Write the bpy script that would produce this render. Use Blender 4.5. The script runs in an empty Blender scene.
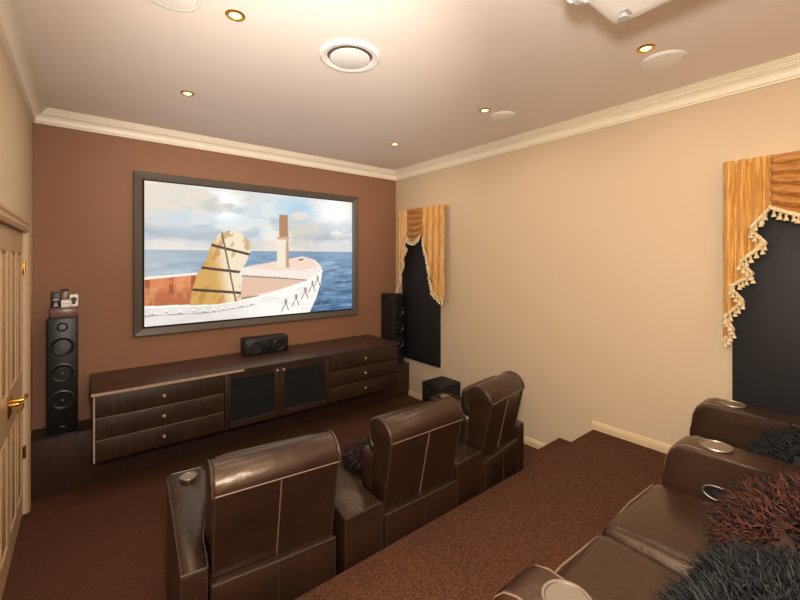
import bpy, bmesh, math, random
import numpy as np
from mathutils import Vector, Matrix
R = math.radians
PI = math.pi
S = bpy.context.scene
COL = S.collection
rnd = random.Random(7)

# ------------------------------------------------------------------ helpers
def lin(c):
    return tuple(((v/255)/12.92 if v/255 <= .04045 else ((v/255+.055)/1.055)**2.4) for v in c)

def mat(name, rgb, rough=.5, metal=0., spec=.5, coat=0., bump=None, mix=None, emit=None, sheen=0.):
    """rgb: 0-255 sRGB; bump=(scale, strength, distance); mix=(rgb2, scale, stretch, lo, hi)"""
    m = bpy.data.materials.new(name); m.use_nodes = True
    nt = m.node_tree; b = nt.nodes['Principled BSDF']
    b.inputs['Base Color'].default_value = (*lin(rgb), 1)
    b.inputs['Roughness'].default_value = rough
    b.inputs['Metallic'].default_value = metal
    b.inputs['Specular IOR Level'].default_value = spec
    b.inputs['Coat Weight'].default_value = coat
    b.inputs['Sheen Weight'].default_value = sheen
    tc = nt.nodes.new('ShaderNodeTexCoord')
    if mix:
        rgb2, sc, st, lo, hi = mix
        mp = nt.nodes.new('ShaderNodeMapping'); mp.inputs['Scale'].default_value = st
        n = nt.nodes.new('ShaderNodeTexNoise'); n.inputs['Scale'].default_value = sc; n.inputs['Detail'].default_value = 4
        r = nt.nodes.new('ShaderNodeValToRGB')
        r.color_ramp.elements[0].position = lo; r.color_ramp.elements[0].color = (*lin(rgb), 1)
        r.color_ramp.elements[1].position = hi; r.color_ramp.elements[1].color = (*lin(rgb2), 1)
        nt.links.new(tc.outputs['Object'], mp.inputs['Vector']); nt.links.new(mp.outputs[0], n.inputs['Vector'])
        nt.links.new(n.outputs['Fac'], r.inputs['Fac']); nt.links.new(r.outputs['Color'], b.inputs['Base Color'])
    if bump:
        sc, stg, dist = bump
        n2 = nt.nodes.new('ShaderNodeTexNoise'); n2.inputs['Scale'].default_value = sc; n2.inputs['Detail'].default_value = 3
        bp = nt.nodes.new('ShaderNodeBump'); bp.inputs['Strength'].default_value = stg; bp.inputs['Distance'].default_value = dist
        nt.links.new(tc.outputs['Object'], n2.inputs['Vector'])
        nt.links.new(n2.outputs['Fac'], bp.inputs['Height']); nt.links.new(bp.outputs[0], b.inputs['Normal'])
    if emit:
        b.inputs['Emission Color'].default_value = (*lin(emit[0]), 1); b.inputs['Emission Strength'].default_value = emit[1]
    return m

def leather_mat(name, rgb, rgb2):
    m = mat(name, rgb, .31, spec=.62, coat=.0, mix=(rgb2, 2.2, (1, 1, 1), .35, .7))
    nt = m.node_tree; b = nt.nodes['Principled BSDF']; b.inputs['Specular Tint'].default_value = (1, .80, .62, 1)
    tc = nt.nodes.new('ShaderNodeTexCoord')
    v = nt.nodes.new('ShaderNodeTexVoronoi'); v.inputs['Scale'].default_value = 260
    w = nt.nodes.new('ShaderNodeTexNoise'); w.inputs['Scale'].default_value = 9; w.inputs['Detail'].default_value = 4; w.inputs['Distortion'].default_value = .8
    b1 = nt.nodes.new('ShaderNodeBump'); b1.inputs['Strength'].default_value = .22; b1.inputs['Distance'].default_value = .02
    b2 = nt.nodes.new('ShaderNodeBump'); b2.inputs['Strength'].default_value = .12; b2.inputs['Distance'].default_value = .002
    nt.links.new(tc.outputs['Object'], v.inputs['Vector']); nt.links.new(tc.outputs['Object'], w.inputs['Vector'])
    nt.links.new(w.outputs['Fac'], b1.inputs['Height']); nt.links.new(v.outputs['Distance'], b2.inputs['Height'])
    nt.links.new(b1.outputs[0], b2.inputs['Normal']); nt.links.new(b2.outputs[0], b.inputs['Normal'])
    return m

def obj(name, bm, m, parent=None, sharp=35, mods=None):
    bmesh.ops.recalc_face_normals(bm, faces=bm.faces[:])
    me = bpy.data.meshes.new(name); bm.to_mesh(me); bm.free()
    me.materials.append(m)
    for p in me.polygons: p.use_smooth = True
    me.set_sharp_from_angle(angle=R(sharp))
    o = bpy.data.objects.new(name, me); COL.objects.link(o)
    if parent: o.parent = parent
    return o

def thing(name, label, cat, loc=(0, 0, 0), rz=0, group=None):
    o = bpy.data.objects.new(name, None); COL.objects.link(o)
    o.location = loc; o.rotation_euler = (0, 0, rz); o.empty_display_size = .1
    return tag(o, label, cat, group)

def tag(o, label, cat, group=None):
    o['label'] = label; o['category'] = cat
    if group: o['group'] = group
    return o

def struct(name, bm, m, parent=None, sharp=35):
    o = obj(name, bm, m, parent, sharp)
    if parent is None: o['kind'] = 'structure'
    return o

def copy_tree(o, parent=None):
    c = o.copy(); COL.objects.link(c)
    if parent: c.parent = parent
    for ch in list(o.children): copy_tree(ch, c)
    return c

def B(): return bmesh.new()

def box(bm, x0, x1, y0, y1, z0, z1, bev=0., seg=2):
    g = bmesh.ops.create_cube(bm, size=1)
    vs = g['verts']
    bmesh.ops.scale(bm, vec=(x1-x0, y1-y0, z1-z0), verts=vs)
    bmesh.ops.translate(bm, vec=((x0+x1)/2, (y0+y1)/2, (z0+z1)/2), verts=vs)
    if bev:
        es = list({e for v in vs for e in v.link_edges})
        bmesh.ops.bevel(bm, geom=es, offset=bev, segments=seg, affect='EDGES', profile=.5)
    return bm

def lathe(bm, prof, origin=(0, 0, 0), axis=(0, 0, 1), n=32):
    """prof = [(radius, along axis)]"""
    ax = Vector(axis).normalized()
    t = Vector((1, 0, 0)) if abs(ax.x) < .9 else Vector((0, 1, 0))
    e1 = ax.cross(t).normalized(); e2 = ax.cross(e1)
    rings = []
    for r, h in prof:
        if r < 1e-6: rings.append([bm.verts.new(Vector(origin)+ax*h)])
        else: rings.append([bm.verts.new(Vector(origin)+ax*h+e1*r*math.cos(2*PI*i/n)+e2*r*math.sin(2*PI*i/n)) for i in range(n)])
    for a, b in zip(rings, rings[1:]):
        for i in range(n):
            j = (i+1) % n
            if len(a) == 1 and len(b) == 1: continue
            if len(a) == 1: bm.faces.new((a[0], b[i], b[j]))
            elif len(b) == 1: bm.faces.new((a[i], a[j], b[0]))
            else: bm.faces.new((a[i], a[j], b[j], b[i]))
    return bm

def tube(bm, pts, r, n=8, closed=False):
    pts = [Vector(p) for p in pts]; m = len(pts); rings = []
    for i, p in enumerate(pts):
        if closed: d = pts[(i+1) % m]-pts[i-1]
        else: d = pts[min(i+1, m-1)]-pts[max(i-1, 0)]
        d.normalize()
        t = Vector((0, 0, 1)) if abs(d.z) < .9 else Vector((1, 0, 0))
        e1 = d.cross(t).normalized(); e2 = d.cross(e1)
        rings.append([bm.verts.new(p+e1*r*math.cos(2*PI*k/n)+e2*r*math.sin(2*PI*k/n)) for k in range(n)])
    prs = list(zip(rings, rings[1:]))
    if closed: prs.append((rings[-1], rings[0]))
    for a, b in prs:
        for k in range(n): bm.faces.new((a[k], a[(k+1) % n], b[(k+1) % n], b[k]))
    if not closed:
        bm.faces.new(rings[0]); bm.faces.new(rings[-1])
    return bm

def prism(bm, poly, f0, f1, bev=0., seg=2):
    """poly: list of 2D points; f0/f1 map a 2D point to 3D for the two caps"""
    a = [bm.verts.new(f0(p)) for p in poly]; b = [bm.verts.new(f1(p)) for p in poly]
    n = len(poly); fa = bm.faces.new(a); fb = bm.faces.new(b[::-1])
    for i in range(n): bm.faces.new((a[i], a[(i+1) % n], b[(i+1) % n], b[i]))
    if bev:
        es = list(fa.edges)+list(fb.edges)
        bmesh.ops.bevel(bm, geom=es, offset=bev, segments=seg, affect='EDGES', profile=.5)
    return bm

def rbox(bm, x0, x1, y0, y1, z0, z1, r, n=10, bulge=(0, 0, 0), wob=0., seed=0):
    """upholstered rounded box: bulge = swell of the faces along x, y, z"""
    c = Vector(((x0+x1)/2, (y0+y1)/2, (z0+z1)/2)); h = Vector(((x1-x0)/2, (y1-y0)/2, (z1-z0)/2))
    vd = {}; m = n+1
    def gv(i, j, k):
        if (i, j, k) not in vd: vd[i, j, k] = bm.verts.new((2*i/m-1, 2*j/m-1, 2*k/m-1))
        return vd[i, j, k]
    for i in range(m):
        for j in range(m):
            for e in (0, m):
                bm.faces.new((gv(i, j, e), gv(i+1, j, e), gv(i+1, j+1, e), gv(i, j+1, e)))
                bm.faces.new((gv(i, e, j), gv(i+1, e, j), gv(i+1, e, j+1), gv(i, e, j+1)))
                bm.faces.new((gv(e, i, j), gv(e, i+1, j), gv(e, i+1, j+1), gv(e, i, j+1)))
    vs = list(vd.values())
    rg = random.Random(seed); ph = [rg.uniform(0, 6.28) for _ in range(6)]
    for v in vs:
        q = v.co.copy()
        # warp the grid so that rows gather near the rounded edges
        w = Vector([math.copysign(1-(1-abs(t))**1.6, t) for t in q])
        p = Vector((w.x*h.x, w.y*h.y, w.z*h.z))
        rr = min(r, h.x, h.y, h.z)
        inner = Vector([max(-(h[i]-rr), min(h[i]-rr, p[i])) for i in range(3)])
        d = p-inner
        if d.length > 1e-9: p = inner+d.normalized()*rr
        for i in range(3):
            j, k = (i+1) % 3, (i+2) % 3
            if bulge[i]: p[i] += math.copysign(1, q[i])*abs(q[i])*bulge[i]*(1-w[j]**2)*(1-w[k]**2)
        if wob:
            p += Vector((math.sin(9*p.y+ph[0])*math.sin(7*p.z+ph[1]), math.sin(8*p.x+ph[2])*math.sin(9*p.z+ph[3]), math.sin(11*p.x+ph[4])*math.sin(8*p.y+ph[5])))*wob
        v.co = c+p
    return bm

# ------------------------------------------------------------------ materials
M = {}
M['beige'] = mat('beige_wall_paint', (206, 185, 157), .75, spec=.25, bump=(180, .05, .002))
M['brown'] = mat('brown_feature_paint', (144, 104, 79), .62, spec=.3, bump=(200, .05, .002))
M['ceil'] = mat('ceiling_paint', (238, 226, 217), .85, spec=.2)
M['cream'] = mat('cream_gloss_paint', (244, 234, 214), .4)
M['skirt'] = mat('skirting_paint', (214, 190, 152), .45)
M['door'] = mat('door_paint', (192, 160, 122), .4)
M['carpet'] = mat('chocolate_carpet', (62, 38, 27), .95, spec=.1, mix=((106, 69, 50), 170, (1, 1, 1), .38, .66), bump=(210, .8, .006))
M['wood'] = mat('wenge_veneer', (32, 20, 14), .42, mix=((62, 40, 28), 14, (9, 9, .45), .35, .7))
M['woodtop'] = mat('wenge_top', (56, 38, 28), .4, mix=((78, 54, 41), 10, (.5, 9, 9), .35, .7))
M['ledge'] = mat('ledge_veneer', (42, 27, 20), .5, mix=((66, 44, 33), 14, (9, 9, .6), .3, .7))
M['edge'] = mat('edge_strip_highlight', (172, 146, 122), .4)  # pale tone paints in the highlight along the cabinet edges
M['leather'] = leather_mat('brown_leather', (37, 23, 16), (50, 32, 22))
M['seam'] = mat('lit_seam', (112, 88, 72), .5)  # seam line, its highlight painted in as a lighter tan
M['piping'] = mat('leather_piping', (58, 42, 34), .35)
M['black'] = mat('black_satin', (16, 16, 18), .4)
M['blackv'] = mat('black_velvet', (10, 9, 9), .9)
M['cone'] = mat('speaker_cone', (24, 24, 25), .45)
M['conering'] = mat('speaker_ring', (38, 38, 39), .35)
M['vinyl'] = mat('black_vinyl', (22, 21, 20), .55)
M['frame'] = mat('frame_grey_brown', (86, 78, 70), .38)
M['blind'] = mat('black_blind_cloth', (30, 30, 33), .6, bump=(300, .1, .002))
M['gold'] = mat('gold_satin_curtain', (172, 116, 46), .42, spec=.45, sheen=.2, mix=((226, 174, 92), 120, (1, 1.6, .07), .36, .66), bump=(60, .15, .003))
M['swag'] = mat('amber_swag_satin', (146, 88, 32), .42, spec=.45, sheen=.2, mix=((198, 138, 64), 110, (1, .1, 1.6), .36, .66), bump=(60, .15, .003))
M['fringe'] = mat('cream_fringe', (226, 206, 166), .7, mix=((176, 150, 108), 60, (1, 1, 1), .45, .75))
M['white'] = mat('white_plastic', (238, 234, 228), .45)
M['grille'] = mat('white_grille', (246, 240, 232), .6)
M['dark'] = mat('vent_shade', (110, 92, 80), .7)  # brown standing in for the shade inside vent openings
M['brass'] = mat('brass', (214, 164, 78), .25, metal=1)
M['steel'] = mat('brushed_steel', (168, 158, 146), .42, metal=1)
M['chrome'] = mat('chrome_knob', (240, 224, 200), .42, metal=1)
M['goldring'] = mat('gold_light_ring', (222, 170, 84), .3, metal=1)
M['lamp'] = mat('lamp_glow', (255, 226, 160), .4, emit=((255, 205, 120), 9))
M['lens'] = mat('projector_glow', (255, 255, 255), .3, emit=((255, 244, 238), 14))
M['grey'] = mat('grey_label', (170, 166, 166), .5)
M['lidbox'] = mat('smoked_box', (112, 82, 72), .3)
def glass():
    m = bpy.data.materials.new('smoked_glass'); m.use_nodes = True; nt = m.node_tree
    b = nt.nodes['Principled BSDF']; out = nt.nodes['Material Output']
    b.inputs['Base Color'].default_value = (*lin((44, 46, 46)), 1); b.inputs['Roughness'].default_value = .2
    t = nt.nodes.new('ShaderNodeBsdfTransparent'); t.inputs[0].default_value = (.5, .5, .52, 1)
    mx = nt.nodes.new('ShaderNodeMixShader'); mx.inputs[0].default_value = .6
    nt.links.new(t.outputs[0], mx.inputs[1]); nt.links.new(b.outputs[0], mx.inputs[2]); nt.links.new(mx.outputs[0], out.inputs[0])
    return m
M['glass'] = glass()

# ------------------------------------------------------------------ room shell
XL, XR, YB, YF, ZC = -.295, 3.02, 3.85, -1.25, 2.70
PZ, PY = .326, 1.417        # platform
SZ, SY = .165, 1.69         # half step
struct('floor', box(B(), XL-.1, XR+.1, YF-.1, YB+.1, -.1, 0), M['carpet'])
struct('ceiling', box(B(), XL-.1, XR+.1, YF-.1, YB+.1, ZC, ZC+.1), M['ceil'])
struct('wall_back', box(B(), XL-.1, XR+.1, YB, YB+.1, 0, ZC), M['brown'])
struct('wall_right', box(B(), XR, XR+.1, YF, YB, 0, ZC), M['beige'])
struct('wall_front', box(B(), XL-.1, XR+.1, YF-.1, YF, 0, ZC), M['beige'])
# left wall with the opening of the double door
DY0, DY1, DZ = 2.26, 3.43, 1.785
bm = B()
box(bm, XL-.1, XL, DY1, YB, 0, ZC); box(bm, XL-.1, XL, YF, DY0, 0, ZC); box(bm, XL-.1, XL, DY0, DY1, DZ, ZC)
struct('wall_left', bm, M['beige'])
pl = struct('carpeted_platform', box(B(), XL, XR, YF, PY, .001, PZ, .012, 3), M['carpet'])
st = struct('carpeted_step', box(B(), 2.34, XR, PY-.02, SY, .001, SZ, .012, 3), M['carpet'])

# cornices: stepped cove profile (p = out from wall, d = down from ceiling)
CP = [(0, .105), (.012, .105), (.012, .095), (.008, .095), (.008, .092), (.020, .092), (.020, .085)]
for i in range(9):
    a = PI/2*i/8
    CP.append((.019+.036*(1-math.cos(a)), .084-.044*math.sin(a)))
CP += [(.055, .034), (.051, .034), (.051, .031), (.064, .031), (.064, .022), (.059, .022), (.059, .019), (.073, .019), (.073, .010), (.068, .010), (.068, .007), (.082, .007), (.082, 0), (0, 0)]
prism(b1 := B(), CP, lambda p: Vector((XL+p[0], YB-p[0], ZC-p[1])), lambda p: Vector((XR-p[0], YB-p[0], ZC-p[1])))
struct('trim_1', b1, M['cream'], sharp=25)
prism(b1 := B(), CP, lambda p: Vector((XR-p[0], YB-p[0], ZC-p[1])), lambda p: Vector((XR-p[0], YF, ZC-p[1])))
struct('trim_2', b1, M['cream'], sharp=25)
prism(b1 := B(), CP, lambda p: Vector((XL+p[0], YB-p[0], ZC-p[1])), lambda p: Vector((XL+p[0], YF, ZC-p[1])))
struct('trim_3', b1, M['cream'], sharp=25)
# baseboards
BP = [(0, 0), (.014, 0), (.014, .04), (.010, .046), (.010, .054), (.004, .062), (0, .062)]
prism(b1 := B(), BP, lambda p: Vector((XR-p[0], 3.60, .001+p[1])), lambda p: Vector((XR-p[0], SY, .001+p[1])))
struct('baseboard_right', b1, M['skirt'], sharp=25)
prism(b1 := B(), BP, lambda p: Vector((XR-p[0], PY, PZ+p[1])), lambda p: Vector((XR-p[0], YF, PZ+p[1])))
struct('baseboard_right_upper', b1, M['skirt'], sharp=25)
# dark veneered ledge along the feature wall
b1 = box(B(), XL, XR, 3.59, YB, .001, .39, .004)
struct('trim_4', b1, M['ledge'])

# ------------------------------------------------------------------ double door
bm = B()
AP = [(0, 0), (.07, 0), (.07, .014), (.052, .02), (.04, .014), (.018, .02), (0, .012)]   # (away from opening, out of wall)
prism(bm, AP, lambda p: Vector((XL+p[1], DY1+p[0], 0.001)), lambda p: Vector((XL+p[1], DY1+p[0], DZ+p[0])))
prism(bm, AP, lambda p: Vector((XL+p[1], DY0-p[0], 0.001)), lambda p: Vector((XL+p[1], DY0-p[0], DZ+p[0])))
prism(bm, AP, lambda p: Vector((XL+p[1], DY0-p[0], DZ+p[0])), lambda p: Vector((XL+p[1], DY1+p[0], DZ+p[0])))
struct('trim_5', bm, M['door'], sharp=25)
def door(name, y0, y1, hinge_y):
    xf = XL-.012; xb = xf-.036
    bm = B()
    box(bm, xb, xf-.008, y0, y1, .008, DZ-.004)
    st = .062; w = y1-y0; pw = (w-3*st)/2
    cols = [(y0+st, y0+st+pw), (y0+2*st+pw, y1-st)]
    rows = [(.16, .72), (.92, 1.66)]
    ys = [y0, *[v for c in cols for v in c], y1]; zs = [.008, *[v for r in rows for v in r], DZ-.004]
    for i in range(0, 6, 2): box(bm, xf-.010, xf, ys[i], ys[i+1], zs[0], zs[-1], .002, 1)
    for c in cols:
        for i in range(0, 6, 2): box(bm, xf-.010, xf-.0002, c[0], c[1], zs[i], zs[i+1])
        for r in rows:      # raised moulding and fielded panel
            box(bm, xf-.012, xf-.001, c[0]+.022, c[1]-.022, r[0]+.022, r[1]-.022, .006, 2)
            tube(bm, [(xf-.002, c[0]+.008, r[0]+.008), (xf-.002, c[1]-.008, r[0]+.008), (xf-.002, c[1]-.008, r[1]-.008), (xf-.002, c[0]+.008, r[1]-.008)], .006, 8, True)
    d = struct(name, bm, M['door'], sharp=30)
    for z in (.40, 1.56):
        b2 = B(); box(b2, xf, xf+.006, hinge_y-.012, hinge_y+.012, z-.036, z+.036, .002)
        lathe(b2, [(0, -.04), (.006, -.04), (.006, .04), (0, .04)], (xf+.01, hinge_y, z), n=12)
        obj('hinge', b2, M['brass'], d)
    return d, xf
d1, xf = door('door_1', 2.847, DY1-.003, DY1-.016)
d2, xf = door('door_2', DY0+.003, 2.843, DY0+.016)
def handle(d, y, sgn):
    bm = B(); box(bm, xf, xf+.006, y-.022, y+.022, .80, .90, .003)
    lathe(bm, [(.011, 0), (.011, .03), (.009, .05)], (xf+.004, y, .868), (1, 0, 0), 16)
    tube(bm, [(xf+.045, y, .868), (xf+.055, y+sgn*.02, .869), (xf+.058, y+sgn*.06, .868), (xf+.056, y+sgn*.10, .864), (xf+.05, y+sgn*.125, .862)], .008, 10)
    obj('handle', bm, M['brass'], d)
handle(d1, 2.88, 1); handle(d2, 2.81, -1)

# ------------------------------------------------------------------ projection screen
scr = thing('projection_screen', 'wide framed projection screen showing a white boat at sea on the brown wall', 'screen', (1.373, 3.85, .985))
def L(x, y, z): return Vector((x-1.373, y-3.85, z-.985))
FX0, FX1, FZ0, FZ1 = .303, 2.445, .985, 2.332
IX0, IX1, IZ0, IZ1 = .371, 2.408, 1.055, 2.274
FPr = [(0, .001), (0, .036), (.008, .042), (.052, .030), (.066, .022), (.066, .001)]    # (in from outer edge, out of wall)
bm = B()
cs = [(FX0, FZ0, 1, 1), (FX1, FZ0, -1, 1), (FX1, FZ1, -1, -1), (FX0, FZ1, 1, -1)]
for i in range(4):
    a, b = cs[i], cs[(i+1) % 4]
    prism(bm, FPr, lambda p: L(a[0]+a[2]*p[0], YB-p[1], a[1]+a[3]*p[0]*.97), lambda p: L(b[0]+b[2]*p[0], YB-p[1], b[1]+b[3]*p[0]*.97))
obj('frame', bm, M['frame'], scr, 20)
bm = B()
for x0, x1, z0, z1 in ((IX0-.006, IX0+.009, IZ0-.01, IZ1+.01), (IX1-.006, IX1+.004, IZ0-.01, IZ1+.01), (IX0, IX1, IZ1-.008, IZ1+.01), (IX0, IX1, IZ0-.01, IZ0+.004)):
    p0, p1 = L(x0, YB-.024, z0), L(x1, YB-.004, z1); box(bm, p0.x, p1.x, p0.y, p1.y, p0.z, p1.z)
obj('velvet_border', bm, M['blackv'], scr)

# the projected picture: a seascape painted vertex by vertex on the flat cloth
NU, NV = 440, 264
rs = np.random.RandomState(3)
def vnoise(x, y):
    t = np.random.RandomState(11).rand(256, 256)
    xi = np.floor(x).astype(int); yi = np.floor(y).astype(int); fx = x-xi; fy = y-yi
    fx = fx*fx*(3-2*fx); fy = fy*fy*(3-2*fy)
    g = lambda a, b: t[a % 256, b % 256]
    return (g(xi, yi)*(1-fx)+g(xi+1, yi)*fx)*(1-fy)+(g(xi, yi+1)*(1-fx)+g(xi+1, yi+1)*fx)*fy
def fbm(x, y, o=5):
    r = 0; a = .5
    for i in range(o): r = r+a*vnoise(x*2**i+17*i, y*2**i+31*i); a *= .5
    return r
U, V = np.meshgrid(np.linspace(0, 1, NU), np.linspace(0, 1, NV))
def inpoly(pts):
    m = np.zeros(U.shape, bool); n = len(pts)
    for i in range(n):
        (x0, y0), (x1, y1) = pts[i], pts[(i+1) % n]
        if y0 == y1: continue
        c = ((y0 > V) != (y1 > V)) & (U < (x1-x0)*(V-y0)/(y1-y0)+x0); m ^= c
    return m
def seg(p, q, w):
    px, py = p; qx, qy = q; A = 1.67
    dx, dy = (qx-px)*A, qy-py; t = np.clip(((U-px)*A*dx+(V-py)*dy)/(dx*dx+dy*dy), 0, 1)
    return np.hypot((U-px)*A-t*dx, V-py-t*dy) < w
sm = lambda a, b, x: np.clip((x-a)/(b-a), 0, 1)**2*(3-2*np.clip((x-a)/(b-a), 0, 1))
C = np.zeros(U.shape+(3,))
def put(mask, col, a=1.):
    mm = (mask*a)[..., None]; C[:] = C*(1-mm)+np.array(col, float)*mm if not isinstance(col, np.ndarray) else C*(1-mm)+col*mm
one = np.ones(U.shape)
# sky
put(one, (214, 220, 224)); 
n1 = fbm(U*5+1.3, V*6+2.2); n2 = fbm(U*9+40, V*12+9); n3 = fbm(U*3+70, V*3.4+20)
put(sm(.5, .66, n1), (168, 186, 198), .75); put(sm(.46, .62, n2), (246, 240, 230), .75)
put(sm(.5, .62, n3)*sm(.9, .3, V), (238, 216, 188), .55)
blue = np.exp(-((U-.68)/.13)**2-((V-.12)/.12)**2)+.7*np.exp(-((U-.25)/.2)**2-((V-.2)/.1)**2); put(np.clip(blue*sm(.38, .6, n2+.05), 0, 1), (150, 198, 226), .8)
put(np.clip(1.5*np.exp(-((U-.31)/.075)**2-((V-.14)/.10)**2)*sm(.3, .55, n2), 0, 1), (255, 255, 252))
put(np.clip(1.3*np.exp(-((U-.88)/.11)**2-((V-.10)/.14)**2), 0, 1), (255, 252, 250), .95)
put(np.clip(np.exp(-((U-.1)/.2)**2-((V-.36)/.05)**2)*1.2, 0, 1), (150, 166, 180), .5)
put(np.clip(np.exp(-((U-.84)/.16)**2-((V-.35)/.03)**2)*sm(.35, .55, n1), 0, 1), (176, 180, 190), .8)
put(sm(.36, .47, V), (226, 214, 204), .5)
# sea
sea = (V > .475-.006*U).astype(float)
wv = fbm(U*14+V*6, V*60); wv2 = fbm(U*30+3, V*110+8, 3)
seacol = np.stack([128+20*U*0, 158+0*U, 186+0*U], -1)-(sm(.48, .95, V)*sm(.3, .9, U))[..., None]*np.array([58, 48, 36])
seacol = seacol+((wv-.48)*150*(sm(.47, .62, V)*.8+.2))[..., None]*np.array([1., .95, .85])
put(sea, seacol)
put(sea*np.clip(1-U*2.2, 0, 1), (196, 200, 202), .75)
put(sea*sm(.56, .66, wv2)*sm(.5, .8, V), (220, 226, 228), .4)
# boat
inner = inpoly([(-.01, .672), (.2, .645), (.4, .63), (.62, .70), (.52, .82), (.27, .875), (-.01, .87)])
put(inner, (214, 128, 78)); put(inner*sm(.72, .80, V), (170, 92, 56), .7)
put(inner*(np.abs(((U*12+.3) % 1)-.5) < .1)*(V < .78)*(U < .22), (150, 74, 40), .85)
put(inner*sm(.49, .62, fbm(U*30, V*10)), (236, 168, 116), .5)
put(inpoly([(.0, .66), (.2, .636), (.2, .652), (.0, .68)]), (246, 238, 226))
put(inpoly([(.37, .66), (.385, .605), (.548, .555), (.69, .513), (.76, .545), (.80, .61), (.795, .66), (.71, .735), (.52, .826), (.38, .86)]), (243, 231, 220))
put(inpoly([(.39, .665), (.60, .70), (.71, .722), (.56, .79), (.38, .845)]), (226, 190, 166))
put(inpoly([(.40, .60), (.548, .558), (.69, .516), (.755, .55), (.77, .60), (.70, .63), (.55, .63)]), (240, 212, 192), .85)
put(seg((.39, .668), (.60, .698), .006), (150, 134, 118)); put(seg((.46, .835), (.385, .845), .01), (160, 132, 112))
put(seg((.60, .698), (.715, .72), .004), (130, 116, 104)); put(seg((.67, .545), (.69, .54), .006), (70, 60, 54))
hull = inpoly([(-.01, .862), (.264, .874), (.40, .855), (.517, .823), (.62, .775), (.715, .725), (.795, .64), (.803, .63), (.79, .76), (.765, .88), (.725, 1.01), (-.01, 1.01)])
put(hull, (234, 228, 222)); put(hull*sm(.30, .55, U), (255, 251, 246), .95); put(hull*sm(.52, .62, fbm(U*10, V*14)), (214, 208, 204), .35)
for p, q in (((-.01, .865), (.264, .877)), ((.264, .877), (.40, .858)), ((.40, .858), (.517, .827)), ((.517, .827), (.715, .728)), ((.715, .728), (.80, .64))): put(seg(p, q, .008), (255, 250, 242))
put(seg((0, .925), (.26, .935), .003), (150, 144, 142)); put(seg((.26, .935), (.45, .9), .003), (176, 168, 162))
for u, v in ((.03, .9), (.08, .895), (.13, .905), (.183, .905), (.225, .91), (.264, .911), (.303, .905), (.343, .902), (.385, .89), (.428, .88)): put(seg((u, v), (u+.003, v+.006), .007), (255, 255, 255)); put(seg((u, v+.014), (u+.006, v+.016), .004), (150, 144, 140))
for u, v in ((.60, .90), (.655, .862), (.705, .81), (.745, .755), (.775, .71)):
    put(seg((u, v-.02), (u, v), .01), (150, 128, 110), .9); put(seg((u, v), (u-.022, v+.07), .004), (136, 120, 108)); put(seg((u, v), (u+.014, v+.065), .004), (136, 120, 108))
# a roped canvas bundle and a mooring post, plain stand-ins for what the film frame shows on the boat
bund = inpoly([(.17, .872), (.178, .76), (.20, .65), (.235, .54), (.258, .42), (.29, .345), (.335, .315), (.385, .335), (.42, .40), (.428, .48), (.405, .57), (.375, .65), (.382, .75), (.384, .86), (.28, .876)])
put(bund, (212, 164, 88)); put(bund*sm(.255, .33, U-.10*(V-.6)), (242, 228, 202), .95); put(bund*sm(.50, .62, fbm(U*40+V*10, V*14)), (176, 124, 58), .55)
for p, q in (((.25, .43), (.42, .50)), ((.215, .60), (.385, .64)), ((.185, .76), (.385, .80))): put(bund*seg(p, q, .010), (66, 46, 34))
put(bund*seg((.30, .34), (.36, .86), .006), (120, 84, 50))
put(inpoly([(.553, .61), (.556, .36), (.615, .355), (.618, .605)]), (240, 226, 206)); put(inpoly([(.565, .36), (.566, .17), (.606, .168), (.607, .36)]), (176, 128, 92)); put(inpoly([(.60, .605), (.603, .17), (.610, .17), (.618, .605)]), (150, 108, 78), .6)
put(seg((.56, .365), (.612, .362), .01), (196, 170, 140))
C = np.clip(C, 0, 255)/255
Cl = np.where(C <= .04045, C/12.92, ((C+.055)/1.055)**2.4)
X = IX0+(IX1-IX0)*U; Z = IZ1-(IZ1-IZ0)*V
co = np.stack([X-1.373, np.full(U.shape, -.006), Z-.985], -1).reshape(-1, 3)
idx = np.arange(NU*NV).reshape(NV, NU)
fc = np.stack([idx[:-1, :-1], idx[1:, :-1], idx[1:, 1:], idx[:-1, 1:]], -1).reshape(-1, 4)
me = bpy.data.meshes.new('picture'); me.from_pydata(co.tolist(), [], fc.tolist())
at = me.color_attributes.new('picture', 'FLOAT_COLOR', 'POINT')
at.data.foreach_set('color', np.concatenate([Cl.reshape(-1, 3), np.ones((NU*NV, 1))], 1).astype(np.float32).ravel())
pm = bpy.data.materials.new('projected_picture'); pm.use_nodes = True; nt = pm.node_tree
b = nt.nodes['Principled BSDF']; ca = nt.nodes.new('ShaderNodeAttribute'); ca.attribute_name = 'picture'
b.inputs['Base Color'].default_value = (.05, .05, .05, 1); b.inputs['Roughness'].default_value = .8
b.inputs['Specular IOR Level'].default_value = .1
nt.links.new(ca.outputs['Color'], b.inputs['Emission Color']); b.inputs['Emission Strength'].default_value = .92
me.materials.append(pm)
o = bpy.data.objects.new('picture', me); COL.objects.link(o); o.parent = scr

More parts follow.
